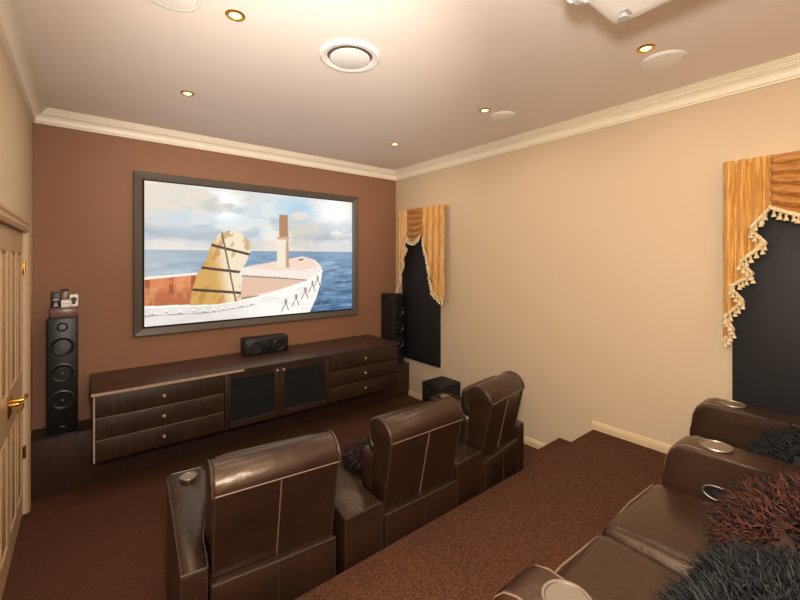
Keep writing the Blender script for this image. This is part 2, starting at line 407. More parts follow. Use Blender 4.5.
# ------------------------------------------------------------------ low wall unit: two drawer cabinets, one glazed cabinet, one long top
CF, CZ0, CZ1 = 3.265, .274, .712       # front plane, bottom, top of carcass
def carcass(x0, x1):
    bm = B(); t = .018
    box(bm, x0, x0+t, CF+.02, 3.588, CZ0, CZ1); box(bm, x1-t, x1, CF+.02, 3.588, CZ0, CZ1)
    box(bm, x0+t, x1-t, CF+.02, 3.588, CZ0, CZ0+t); box(bm, x0+t, x1-t, CF+.02, 3.588, CZ1-t, CZ1); box(bm, x0+t, x1-t, 3.575, 3.588, CZ0+t, CZ1-t)
    return bm
def knob(p, x, y, z):
    bm = lathe(B(), [(0, 0), (.006, 0), (.005, .010), (.011, .016), (.012, .022), (.008, .027), (0, .028)], (x, y, z), (0, -1, 0), 20)
    return obj('knob', bm, M['chrome'], p)
def drawer_unit(label, x0, x1, kx):
    t = thing('drawer_cabinet', label, 'cabinet', ((x0+x1)/2, 3.42, CZ0)); ox, oy, oz = t.location
    b = carcass(x0, x1); bmesh.ops.translate(b, vec=(-ox, -oy, -oz), verts=b.verts[:]); obj('body', b, M['wood'], t)
    h = (CZ1-CZ0)/3
    for k in range(3):
        z0 = CZ0+k*h+.0025; z1 = CZ0+(k+1)*h-.0025
        d = obj('drawer', box(B(), x0+.002-ox, x1-.002-ox, CF-oy, CF+.019-oy, z0-oz, z1-oz, .002), M['wood'], t)
        obj('edge_strip', box(B(), x0+.004-ox, x1-.004-ox, CF-.0008-oy, CF+.001-oy, z1-.0018-oz, z1-oz), M['edge' if x0 < 1 else 'wood'], d)
        knob(d, kx-ox, CF-oy, (z0+z1)/2+.0-oz)
    return t
XA, XB_, XC, XD = .045, .854, 1.775, 2.59
tl = drawer_unit('dark wood three drawer cabinet at left end, nearest the door', XA, XB_, .442)
b = box(B(), XA-.003-tl.location.x, XA-tl.location.x, CF-.001-3.42, 3.588-3.42, 0, CZ1-CZ0); box(b, XA-.003-tl.location.x, XA+.006-tl.location.x, CF-.003-3.42, CF-3.42, 0, CZ1-CZ0)
obj('edge_highlight', b, M['edge'], tl)  # end strip with the highlight put into its pale colour
drawer_unit('dark wood three drawer cabinet at right end, nearest the far curtain', XC, XD, 2.168)
t = thing('glazed_cabinet', 'dark wood cabinet with two smoked glass doors between the drawer cabinets', 'cabinet', ((XB_+XC)/2, 3.42, CZ0)); ox, oy, oz = t.location
b = carcass(XB_+.0005, XC-.0005); bmesh.ops.translate(b, vec=(-ox, -oy, -oz), verts=b.verts[:]); obj('body', b, M['wood'], t)
obj('shelf', box(B(), XB_+.02-ox, XC-.02-ox, CF+.03-oy, 3.572-oy, .225, .24), M['wood'], t)
xm = 1.301
for x0, x1, kx in ((XB_+.003, xm-.0015, xm-.027), (xm+.0015, XC-.003, xm+.027)):
    b = B(); s = .044; z0, z1 = CZ0+.002, CZ1-.002
    box(b, x0-ox, x0+s-ox, CF-oy, CF+.019-oy, z0-oz, z1-oz, .002); box(b, x1-s-ox, x1-ox, CF-oy, CF+.019-oy, z0-oz, z1-oz, .002)
    box(b, x0+s-ox, x1-s-ox, CF+.0002-oy, CF+.019-oy, z0-oz, z0+s-oz); box(b, x0+s-ox, x1-s-ox, CF+.0002-oy, CF+.019-oy, z1-s-oz, z1-oz)
    d = obj('door', b, M['wood'], t)
    obj('glass_panel', box(B(), x0+s-.003-ox, x1-s+.003-ox, CF+.007-oy, CF+.011-oy, z0+s-.003-oz, z1-s+.003-oz), M['glass'], d)
    b = B()
    tube(b, [(x0+s-ox, CF+.001-oy, z0+s-oz), (x1-s-ox, CF+.001-oy, z0+s-oz), (x1-s-ox, CF+.001-oy, z1-s-oz), (x0+s-ox, CF+.001-oy, z1-s-oz)], .0025, 6, True)
    obj('bead', b, M['piping'], d)
    knob(d, kx-ox, CF-oy, .672-oz)
for x0, x1, z, lab in ((.93, 1.27, CZ0+.019, 'black hifi box with dials seen low through left smoked glass door'), (1.38, 1.72, CZ0+.241, 'black hifi box on the shelf behind right smoked glass door')):
    a = thing('amplifier', lab, 'amplifier', ((x0+x1)/2, 3.44, z)); w = (x1-x0)/2
    obj('case', box(B(), -w, w, -.09, .12, .006, .135, .004), M['vinyl'], a)
    for k in range(4): obj('dial', lathe(B(), [(.016, 0), (.014, .012), (0, .012)], (w-.05-.055*k, -.09, .05), (0, -1, 0), 18), M['grey'], a)
    for sx in (-1, 1):
        for sy in (-.07, .1): obj('foot', lathe(B(), [(0, 0), (.012, 0), (.012, .007), (0, .007)], (sx*(w-.03), sy, 0), n=12), M['black'], a)
tp = thing('cabinet_top', 'long dark wood top running across the low wall cabinets under the screen', 'worktop', (1.31, 3.55, CZ1))
obj('slab', box(B(), .03-1.31, 2.60-1.31, 3.25-3.55, 3.8495-3.55, .0005, .0235, .002), M['woodtop'], tp)
obj('edge_strip', box(B(), .03-1.31, 1.0-1.31, 3.248-3.55, 3.2505-3.55, .004, .0215), M['edge'], tp)  # left part of the front strip, highlight painted in
obj('edge_strip', box(B(), 1.0-1.31, 2.60-1.31, 3.248-3.55, 3.2505-3.55, .004, .0215), M['piping'], tp)

# ------------------------------------------------------------------ loudspeakers
def driver(parent, x, z, r, y):
    bm = B()
    lathe(bm, [(r*1.04, 0), (r*1.04, .004), (r*.94, .006), (r*.90, .003)], (x, y, z), (0, -1, 0), 40)
    ring = obj('driver', bm, M['conering'], parent)
    bm = lathe(B(), [(r*.92, .002), (r*.86, .007), (r*.78, .003), (r*.3, -.012), (r*.28, -.012), (r*.25, -.004), (0, .004)], (x, y, z), (0, -1, 0), 40)
    obj('cone', bm, M['cone'], ring)
    bm = lathe(B(), [(r*.09, 0), (r*.07, .003), (0, .004)], (x, y, z+0), (0, -1, 0), 12)
    bmesh.ops.translate(bm, vec=(0, -.0045, 0), verts=bm.verts[:]); obj('cap_glint', bm, M['steel'], ring)  # small steel dot standing in for the glint on the dust cap
def tower(label, x, y, z0):
    t = thing('tower_speaker', label, 'speaker', (x, y, z0), 0, 'black tower speakers flanking the screen')
    bm = B()
    box(bm, -.082, .082, -.001, .235, .014, .82, .006, 3)
    obj('cabinet', bm, M['vinyl'], t)
    obj('front_baffle', box(B(), -.076, .076, -.013, -.0005, .02, .812, .004), M['black'], t)
    obj('plinth', box(B(), -.088, .088, -.018, .24, 0, .0138, .003), M['black'], t)
    for z in (.62, .434, .248): driver(t, 0, z, .066, -.013)
    driver(t, 0, .755, .030, -.013)
    obj('badge', box(B(), -.012, .014, -.0145, -.013, .062, .068), M['steel'], t)
    return t
tower('black tower speaker on the ledge left of the screen, small boxes on top', -.122, 3.602, .3905)
tower('black tower speaker on the ledge right of the screen by far curtain', 2.868, 3.605, .3905)
t = thing('center_speaker', 'small black horizontal centre speaker on the long cabinet top below the screen', 'speaker', (1.33, 3.71, .7365), R(-2))
t.scale = (1.06, 1, 1.06)
obj('cabinet', box(B(), -.19, .19, -.075, .075, 0, .142, .006, 3), M['vinyl'], t)
obj('front_baffle', box(B(), -.182, .182, -.082, -.0745, .008, .134, .003), M['black'], t)
driver(t, -.105, .068, .052, -.082); driver(t, .105, .068, .052, -.082); driver(t, 0, .082, .026, -.082)
t = thing('subwoofer', 'black cube subwoofer on the floor against the right wall', 'speaker', (2.82, 2.85, 0))
obj('cabinet', box(B(), -.145, .145, -.13, .13, .02, .38, .008, 3), M['vinyl'], t)
for sx in (-.11, .11):
    for sy in (-.1, .1): obj('foot', lathe(B(), [(0, .001), (.018, .001), (.02, .02), (0, .02)], (sx, sy, 0), n=16), M['black'], t)
obj('front_grille', box(B(), -.135, .135, -.14, -.1295, .03, .37, .004), M['blackv'], t)

# small boxes on the left tower
TZ = .3905+.82+.0005
t = thing('storage_box', 'brown translucent flat box lying on top of the left tower speaker', 'box', (-.115, 3.66, TZ))
obj('body', box(B(), -.072, .072, -.05, .05, 0, .058, .004), M['lidbox'], t)
obj('lid', box(B(), -.075, .075, -.053, .053, .0582, .068, .003), M['lidbox'], t)
TZ += .0685
t = thing('game_box', 'small black box with pale triangle standing left on the brown flat box', 'box', (-.158, 3.65, TZ))
obj('case', box(B(), -.026, .026, -.03, .03, 0, .105, .003), M['black'], t)
bm = B(); prism(bm, [(-.014, .008), (.014, .008), (0, .042)], lambda p: Vector((p[0], -.0312, p[1])), lambda p: Vector((p[0], -.0298, p[1]))); box(bm, -.014, .014, -.031, -.0298, .05, .06)
obj('mark', bm, M['grey'], t)
t = thing('card_box', 'little white box lying at the front centre of the brown flat box', 'box', (-.108, 3.64, TZ))
obj('case', box(B(), -.022, .022, -.03, .02, 0, .05, .003), M['white'], t)
bm = B()
for x in (-.008, .002, .012): lathe(bm, [(.003, 0), (0, .001)], (x, -.03, .025), (0, -1, 0), 10)
obj('mark', bm, M['cone'], t)
t = thing('small_case', 'dark little case propped behind the white box on left speaker', 'box', (-.112, 3.69, TZ))
obj('case', box(B(), -.022, .022, -.018, .018, 0, .112, .006), M['lidbox'], t); obj('lid', box(B(), -.023, .023, -.019, .019, .1125, .124, .005), M['black'], t)
t = thing('controller', 'white gadget with round black front at right end of brown flat box', 'gadget', (-.062, 3.65, TZ))
obj('case', box(B(), -.024, .024, -.022, .02, 0, .086, .006), M['white'], t)
bm = B(); lathe(bm, [(.017, 0), (.016, .006), (0, .008)], (0, -.022, .052), (0, -1, 0), 20); lathe(bm, [(.011, 0), (.010, .006), (0, .008)], (0, -.022, .028), (0, -1, 0), 20)
obj('lens', bm, M['black'], t)
obj('button', lathe(B(), [(.006, 0), (.006, .005), (0, .006)], (0, 0, .0855), n=14), M['black'], t)

# ------------------------------------------------------------------ blinds and draped valances
def blind(label, y0, y1, z0, z1):
    t = thing('roller_blind', label, 'blind', (XR, (y0+y1)/2, z0)); h = (y1-y0)/2
    obj('cloth', box(B(), -.016, -.004, -h, h, .012, z1-z0, .001), M['blind'], t)
    obj('bottom_bar', box(B(), -.022, -.002, -h, h, 0, .022, .004), M['black'], t)
    obj('roller', lathe(B(), [(0, -h), (.018, -h), (.018, h), (0, h)], (-.022, 0, z1-z0-.02), (0, 1, 0), 20), M['black'], t)
blind('narrow black roller blind on the far window, between tower speaker and plain wall', 3.055, 3.705, .44, 2.12)
blind('wide black roller blind on the near window beside the far sofa armrest', -.42, .588, .70, 2.12)

def interp(path, z):
    for (ya, za), (yb, zb) in zip(path, path[1:]):
        if za >= z >= zb: return ya+(yb-ya)*((za-z)/(za-zb) if za != zb else 0)
    return path[-1][0]
def jabot(parent, outer, path, ztop, ox):
    """pleated fall: outer edge at y=outer, inner edge follows path [(y,z)] downwards"""
    bm = B(); NR, NC = 90, 26; grid = []
    zb = path[-1][1]; full = abs(path[0][0]-outer)
    for i in range(NR+1):
        z = ztop+(zb-ztop)*i/NR
        yi = path[0][0] if z > path[0][1] else interp(path, z)
        row = []
        for j in range(NC+1):
            y = outer+(yi-outer)*j/NC
            ph = (y-outer)/full
            x = ox+.015*math.cos(ph*2*PI*3.5)+.003*math.sin(ph*17+z*5)-.012*(ztop-z)
            row.append(bm.verts.new((x, y, z)))
        grid.append(row)
    for i in range(NR):
        for j in range(NC): bm.faces.new((grid[i][j], grid[i][j+1], grid[i+1][j+1], grid[i+1][j]))
    o = obj('jabot', bm, M['gold'], parent, 60)
    md = o.modifiers.new('cloth thickness', 'SOLIDIFY'); md.thickness = .004; md.offset = 0
    return o
def fringe(parent, path, ox, step=.026, sc=1.):
    """braid along path [(y,z)] with a tassel every step"""
    bm = B(); pts = []
    for (ya, za), (yb, zb) in zip(path, path[1:]):
        n = max(1, round(math.hypot(yb-ya, zb-za)/.008))
        for k in range(n): pts.append((ya+(yb-ya)*k/n, za+(zb-za)*k/n))
    pts.append(path[-1])
    p3 = [(ox+.003*math.sin(i*2.1), y, z) for i, (y, z) in enumerate(pts)]
    tube(bm, p3, .0085*sc, 8)
    tube(bm, [(x-.004, y, z+.007*sc) for x, y, z in p3], .006*sc, 6)
    br = obj('fringe_braid', bm, M['fringe'], parent, 60)
    acc = 0
    for i in range(1, len(p3)):
        acc += math.dist(p3[i], p3[i-1])
        if acc >= step:
            acc = 0; x, y, z = p3[i]; dx = rnd.uniform(-.004, .004)
            o = bpy.data.objects.new('tassel', TASSEL); COL.objects.link(o); o.parent = br
            o.location = (x-.006+dx, y+dx, z); o.scale = (sc*rnd.uniform(.9, 1.1),)*3; o.rotation_euler = (rnd.uniform(-.15, .15), rnd.uniform(0, .2), 0)
_t = obj('tassel', lathe(B(), [(0, .004), (.0025, 0), (.003, -.010), (.007, -.013), (.0075, -.019), (.0045, -.022), (.009, -.030), (.0125, -.042), (.0115, -.045), (0, -.043)], n=12), M['fringe'], None, 60)
TASSEL = _t.data; bpy.data.objects.remove(_t)
def swag(parent, ya, yb, ztop, zend, sag, ox):
    """scooped drape with horizontal folds between ya and yb"""
    bm = B(); NR, NC = 70, 24; g = []
    for i in range(NR+1):
        v = i/NR; row = []
        for j in range(NC+1):
            u = j/NC; s = 4*u*(1-u)
            z = ztop+(zend-ztop)*v-sag*s*v
            x = ox-(.012+.02*s*v)-.026*(abs(math.sin(v*PI*5.5+s*.5))**.6*2-1)*(.5+.5*v)*(.45+.55*s)
            row.append(bm.verts.new((x, ya+(yb-ya)*u, z)))
        g.append(row)
    for i in range(NR):
        for j in range(NC): bm.faces.new((g[i][j], g[i][j+1], g[i+1][j+1], g[i+1][j]))
    o = obj('swag', bm, M['swag'], parent, 60)
    md = o.modifiers.new('cloth thickness', 'SOLIDIFY'); md.thickness = .004; md.offset = 0
    return [(ya+(yb-ya)*k/16, zend-sag*4*(k/16)*(1-k/16)) for k in range(17)]
def valance(label, yo, yi0, yi1, yo2, path0, path1, ztop, swz, sag):
    yc = (yo+yo2)/2
    t = thing('swag_valance', label, 'curtain', (XR, yc, ztop), 0, 'gold swag valances with tassel fringe')
    sh = lambda p: [(y-yc, z-ztop) for y, z in p]
    ox = -.085
    obj('pelmet_board', box(B(), -.078, -.001, min(yo, yo2)+.012-yc, max(yo, yo2)-.012-yc, -.02, -.002), M['gold'], t)
    jabot(t, yo-yc, sh(path0), -.0, ox); jabot(t, yo2-yc, sh(path1), -.0, ox)
    e = swag(t, yi0-yc, yi1-yc, -.003, swz-ztop, sag, ox)
    fringe(t, sh(path0), ox-.018); fringe(t, sh(path1), ox-.018); fringe(t, e, ox-.045)
    return t
# far window
PA = [(3.507, 1.90), (3.56, 1.80), (3.525, 1.72), (3.60, 1.63), (3.56, 1.55), (3.64, 1.46), (3.61, 1.38), (3.68, 1.30), (3.67, 1.285), (3.698, 1.262)]
PB = [(3.245, 1.86), (3.225, 1.76), (3.18, 1.665), (3.165, 1.60), (3.135, 1.50), (3.13, 1.42), (3.10, 1.35), (3.092, 1.286), (3.03, 1.235), (2.93, 1.175)]
valance('gold swag valance with cream tassels over the far window, beside tower speaker', 3.70, 3.507, 3.245, 2.925, PA, PB, 2.195, 1.885, .065)
# near window
PC = [(.408, 1.895), (.494, 1.785), (.427, 1.70), (.537, 1.60), (.480, 1.53), (.582, 1.453), (.520, 1.375), (.609, 1.276), (.564, 1.21), (.612, 1.135)]
PD = [(.21-y, z) for y, z in PC]
valance('large gold swag valance with cream tassels over the near window, at right edge of photo', .618, .411, -.203, -.41, PC, PD, 2.185, 1.895, .09)

# ------------------------------------------------------------------ front row of recliners
def theatre_seat(label, x, y, rz, w, arm=0):
    t = thing('theatre_recliner', label, 'recliner', (x, y, 0), rz, 'front row brown leather recliners')
    h = w/2
    lm = M['leather']
    # base with upholstered rear panel
    obj('base', rbox(B(), -h+.002, h-.002, 0, .62, .03, .45, .018, 8, (0, .004, 0)), lm, t)
    obj('rear_seam', tube(B(), [(0, -.004, .05), (0, -.006, .25), (0, -.001, .449), (0, .04, .4515)], .0030, 6), M['piping'], t)
    for s in (-1, 1): obj('rear_seam', tube(B(), [(s*(h-.012), .004, .05), (s*(h-.012), .003, .446)], .0026, 6), M['piping'], t)
    obj('top_piping', tube(B(), [(-h+.01, .004, .4475), (0, -.001, .4485), (h-.01, .004, .4475)], .006, 8), M['piping'], t)
    # back: leaning slab with a rolled head, flask shaped from the side
    prof = [(.035, .455)]
    for k in range(1, 8): f = k/8; prof.append((.035-.075*f, .455+.337*f))
    cy, cz, rr = .044, .788, .080
    for k in range(17):
        a = PI+R(5)-(PI+R(35))*k/16
        prof.append((cy+rr*math.cos(a)*1.04, cz+rr*math.sin(a)))
    prof += [(.112, .71), (.110, .64), (.120, .55), (.135, .455)]
    bm = prism(B(), prof, lambda p: Vector((-h+.012, p[0], p[1])), lambda p: Vector((h-.012, p[0], p[1])), .014, 3)
    bk = obj('backrest', bm, lm, t, 50)
    # rolled head cap standing slightly proud of the slab
    hp = [(cy+(rr+.005)*math.cos(a)*1.04, cz+(rr+.005)*math.sin(a)) for a in [PI+R(4)-(PI+R(50))*k/20 for k in range(21)]]
    hp += [(cy+.03, cz-.04), (cy-.05, cz-.004)]
    bm = prism(B(), hp, lambda p: Vector((-h+.004, p[0], p[1])), lambda p: Vector((h-.004, p[0], p[1])), .016, 3)
    hd = obj('head_roll', bm, lm, t, 50)
    for s in (-1, 1):
        bm = tube(B(), [(s*(h-.008), cy+(rr+.004)*math.cos(a)*1.04, cz+(rr+.004)*math.sin(a)) for a in [PI+R(4)-(PI+R(50))*k/20 for k in range(21)]], .0055, 8)
        obj('piping', bm, M['piping'], hd)
        bm = tube(B(), [(s*(h-.016), .033-.075*f, (.455+.337*f)) for f in (0, .25, .5, .75, 1)], .004, 6)
        obj('piping', bm, M['piping'], bk)
    yz = lambda f: (.0325-.075*f, (.455+.337*f))
    bm = tube(B(), [(-h+.014, yz(.985)[0]-.001, yz(.985)[1]), (h-.014, yz(.985)[0]-.001, yz(.985)[1])], .0034, 6)
    tube(bm, [(0, yz(f)[0]-.0005, yz(f)[1]) for f in (0, .25, .5, .75, .985)], .0030, 6)
    obj('stitching', bm, M['seam'], bk)
    # front of the back and seat
    obj('lumbar_cushion', rbox(B(), -h+.004, h-.004, .10, .235, .45, .69, .05, 8, (0, .02, 0), .004), lm, t)
    obj('upper_cushion', rbox(B(), -h+.012, h-.012, .085, .18, .66, .845, .05, 8, (0, .02, 0), .004), lm, t)
    obj('seat_cushion', rbox(B(), -h+.004, h-.004, .20, .70, .33, .475, .05, 8, (0, .01, .02), .004), lm, t)
    obj('footrest', rbox(B(), -h+.01, h-.01, .62, .72, .05, .36, .035, 6, (0, .012, 0)), lm, t)
    if arm:
        s = arm
        poly = [(s*(h+.002), .004), (s*(h+.088), .004), (s*(h+.102), .35), (s*(h+.112), .60), (s*(h+.108), .66), (s*(h+.09), .695), (s*(h-.04), .695), (s*(h-.058), .66), (s*(h-.062), .60), (s*(h-.018), .28), (s*(h+.002), .16)]
        if s < 0: poly = poly[::-1]
        zt = lambda q: .522+.052*min(1, max(0, q/.45))-.012*max(0, (q-.55)/.14)**2
        bm = prism(B(), poly, lambda p: Vector((p[0], p[1], zt(p[1]))), lambda p: Vector((p[0], p[1], .02)), .016, 3)
        a = obj('armrest', bm, lm, t, 50)
        bm = tube(B(), [(p[0]-s*.004 if abs(p[0]) > h+.03 else p[0], p[1]+(.004 if p[1] < .1 else -.004 if p[1] > .6 else 0), zt(p[1])-.002) for p in poly], .0032, 6, True)
        obj('stitching', bm, M['piping'], a)
        bm = tube(B(), [(s*(h+.004), .009, .519), (s*(h+.086), .009, .519)], .006, 8); tube(bm, [(s*(h+.006), .003, .05), (s*(h+.006), .003, .515)], .003, 6); tube(bm, [(s*(h+.085), .003, .05), (s*(h+.085), .003, .515)], .003, 6)
        obj('rear_piping', bm, M['piping'], a)
        cup_holder(a, s*(h+.022), .60, .5735, .032)
    return t
def cup_holder(parent, x, y, z, r=.042):
    bm = lathe(B(), [(r*1.0, -.055), (r*1.0, -.001), (r*1.04, .003), (r*1.16, .0035), (r*1.2, 0), (r*1.16, -.002)], (x, y, z), n=36)
    lathe(bm, [(0, -.02), (r, -.02)], (x, y, z+.021), n=36)
    return obj('cup_holder', bm, M['steel'], parent, 30)
theatre_seat('brown leather recliner at left end of front row with outer arm', .584, 1.477, R(-6.5), .490, -1)
theatre_seat('brown leather recliner in the middle of the front row, furry cushion beside back', 1.295, 1.428, R(-1), .476, 0)
theatre_seat('brown leather recliner at right end of front row, nearest the step', 1.995, 1.485, R(9.5), .432, 1)
def console(label, ra, rb, fa, fb):
    """wedge console: rear corners ra, rb and front corners fa, fb (left, right)"""
    cx = (ra[0]+rb[0])/2; cy = ra[1]
    t = thing('console', label, 'console', (cx, cy, 0), 0, 'wedge consoles between the front row seats')
    poly = [(p[0]-cx, p[1]-cy) for p in (ra, rb, fb, fa)]
    zt = lambda q: .518+.05*min(1, max(0, q/.6))
    bm = prism(B(), poly, lambda p: Vector((p[0], p[1], zt(p[1]))), lambda p: Vector((p[0], p[1], .02)), .014, 3)
    obj('body', bm, M['leather'], t, 50)
    a, b = poly[0], poly[1]
    bm = tube(B(), [(a[0]+.006, a[1]+.004, zt(0)-.003), (b[0]-.006, b[1]+.004, zt(0)-.003)], .006, 8)
    for p, s in ((a, 1), (b, -1)): tube(bm, [(p[0]+s*.006, p[1]+.0005, .04), (p[0]+s*.006, p[1]+.0005, .509)], .0026, 6)
    obj('piping', bm, M['piping'], t)
    f = Vector(((poly[2][0]+poly[3][0])/2, poly[2][1]-.09, 0)); cup_holder(t, f.x, f.y, zt(f.y)+.0005, .04)
console('broad leather console between the left and middle front recliners', (.850, 1.432), (1.050, 1.432), (.905, 2.12), (1.035, 2.11))
console('narrower leather console between the middle and right front recliners', (1.540, 1.440), (1.772, 1.462), (1.535, 2.08), (1.665, 2.10))

# ------------------------------------------------------------------ rear sofa
AZ, SEATZ = .90, .75
sofa = thing('recliner_sofa', 'brown leather three seat recliner sofa on the carpeted platform', 'sofa', (1.6, 0, PZ))
X_ARM = [(.690, .832), (1.768, 1.912), (2.372, 2.516)]
def lx(x): return x-1.6
def arm_part(x0, x1, yf):
    # side profile swept across the width: rounded front, padded top
    prof = [(-.62, .02)]
    prof += [(yf-.02, .02), (yf, .05), (yf+.006, .30), (yf, .44), (yf-.006, .51), (yf-.02, .548), (yf-.045, .574), (yf-.08, .585), (yf-.30, .578), (-.62, .56)]
    bm = prism(B(), prof, lambda p: Vector((lx(x0), p[0], p[1])), lambda p: Vector((lx(x1), p[0], p[1])), .022, 4)
    a = obj('armrest', bm, M['leather'], sofa, 50)
    ed = [(yf-.004, .12), (yf+.002, .30), (yf-.004, .44), (yf-.010, .508), (yf-.024, .544), (yf-.048, .570), (yf-.08, .5815), (yf-.30, .5745), (-.5, .562)]
    for x, s in ((x0, 1), (x1, -1)):
        obj('stitching', tube(B(), [(lx(x)+s*.012, p[0]+.001, p[1]+.0008) for p in ed], .0026, 6), M['seam'], a)
    # seam where the front pad starts
    obj('pad_seam', tube(B(), [(lx(x0)+.02, yf-.010, .505), (lx(x1)-.02, yf-.010, .505)], .0035, 6), M['piping'], a)
    cup_holder(a, lx((x0+x1)/2+.012), yf-.15, .5845, .043)
    return a
A1 = arm_part(*X_ARM[0], .565); A2 = arm_part(*X_ARM[1], .56); A3 = arm_part(*X_ARM[2], .63)
# oval switch plate on the inner side of the middle arm
bm = B(); poly = [(.055*math.cos(a)*1.0+(.022 if math.cos(a) > 0 else -.022), .027*math.sin(a)) for a in [2*PI*k/32 for k in range(32)]]
prism(bm, poly, lambda p: Vector((lx(1.768)+.001, .372+p[0]*.8, .449+p[1])), lambda p: Vector((lx(1.768)-.006, .372+p[0]*.8, .449+p[1])), .003, 2)
sp = obj('switch_plate', bm, M['black'], A2)
bm = B(); tube(bm, [(lx(1.768)-.006, .372+p[0]*.8*.93, .449+p[1]*.9) for p in poly], .003, 8, True); obj('rim', bm, M['steel'], sp)
bm = B()
for dy in (-.02, .02): lathe(bm, [(.011, 0), (.010, .004), (0, .005)], (lx(1.768)-.006, .372+dy, .449), (-1, 0, 0), 18)
obj('button', bm, M['vinyl'], sp)
SEATS = [(.834, 1.299), (1.301, 1.766), (1.914, 2.370)]
for i, (x0, x1) in enumerate(SEATS):
    obj('seat_cushion', rbox(B(), lx(x0), lx(x1), -.16, .59, .275, .424, .045, 14, (0, .006, .018), .004, i+3), M['leather'], sofa)
    obj('seat_piping', tube(B(), [(lx(x0)+.03, .582, .404), (lx((x0+x1)/2), .590, .407), (lx(x1)-.03, .582, .404)], .0032, 6), M['seam'], sofa)
    obj('front_panel', rbox(B(), lx(x0)+.004, lx(x1)-.004, -.2, .56, .03, .285, .03, 8, (0, .008, 0)), M['leather'], sofa)
    obj('backrest', rbox(B(), lx(x0)+.002, lx(x1)-.002, -.34, -.10, .36, .72, .07, 10, (0, .03, 0), .005, i+9), M['leather'], sofa)
    obj('headrest', rbox(B(), lx(x0)+.006, lx(x1)-.006, -.40, -.14, .66, .80, .06, 8, (0, .02, .01), .004, i+20), M['leather'], sofa)
obj('rear_frame', box(B(), lx(.70), lx(2.51), -.64, -.33, .03, .70, .03, 3), M['leather'], sofa)
bm = B(); 
for z in (.30, .27): tube(bm, [(lx(1.768)+.012, .562, z-.02), (lx(1.768)+.012, .582, z), (lx(1.768)+.012, .562, z+.02)], .006, 8)
obj('pull_tab', bm, M['black'], A2)

# ------------------------------------------------------------------ shaggy cushions
def shag_mat(name, dark, light):
    m = bpy.data.materials.new(name); m.use_nodes = True; nt = m.node_tree; b = nt.nodes['Principled BSDF']
    a = nt.nodes.new('ShaderNodeAttribute'); a.attribute_name = 'strand'
    r = nt.nodes.new('ShaderNodeValToRGB'); r.color_ramp.elements[0].color = (*lin(dark), 1); r.color_ramp.elements[1].color = (*lin(light), 1); r.color_ramp.elements[0].position = .25
    nt.links.new(a.outputs['Fac'], r.inputs['Fac']); nt.links.new(r.outputs['Color'], b.inputs['Base Color'])
    b.inputs['Roughness'].default_value = .6; b.inputs['Specular IOR Level'].default_value = .25
    return m
M['shag_black'] = shag_mat('black_shag', (4, 4, 5), (52, 51, 51))
M['shag_brown'] = shag_mat('rust_brown_shag', (14, 8, 6), (106, 60, 44))
M['shag_dark'] = shag_mat('dark_brown_shag', (14, 8, 6), (84, 54, 42))
M['pad_black'] = mat('black_pad_cloth', (14, 13, 13), .9); M['pad_brown'] = mat('brown_pad_cloth', (48, 26, 18), .9)
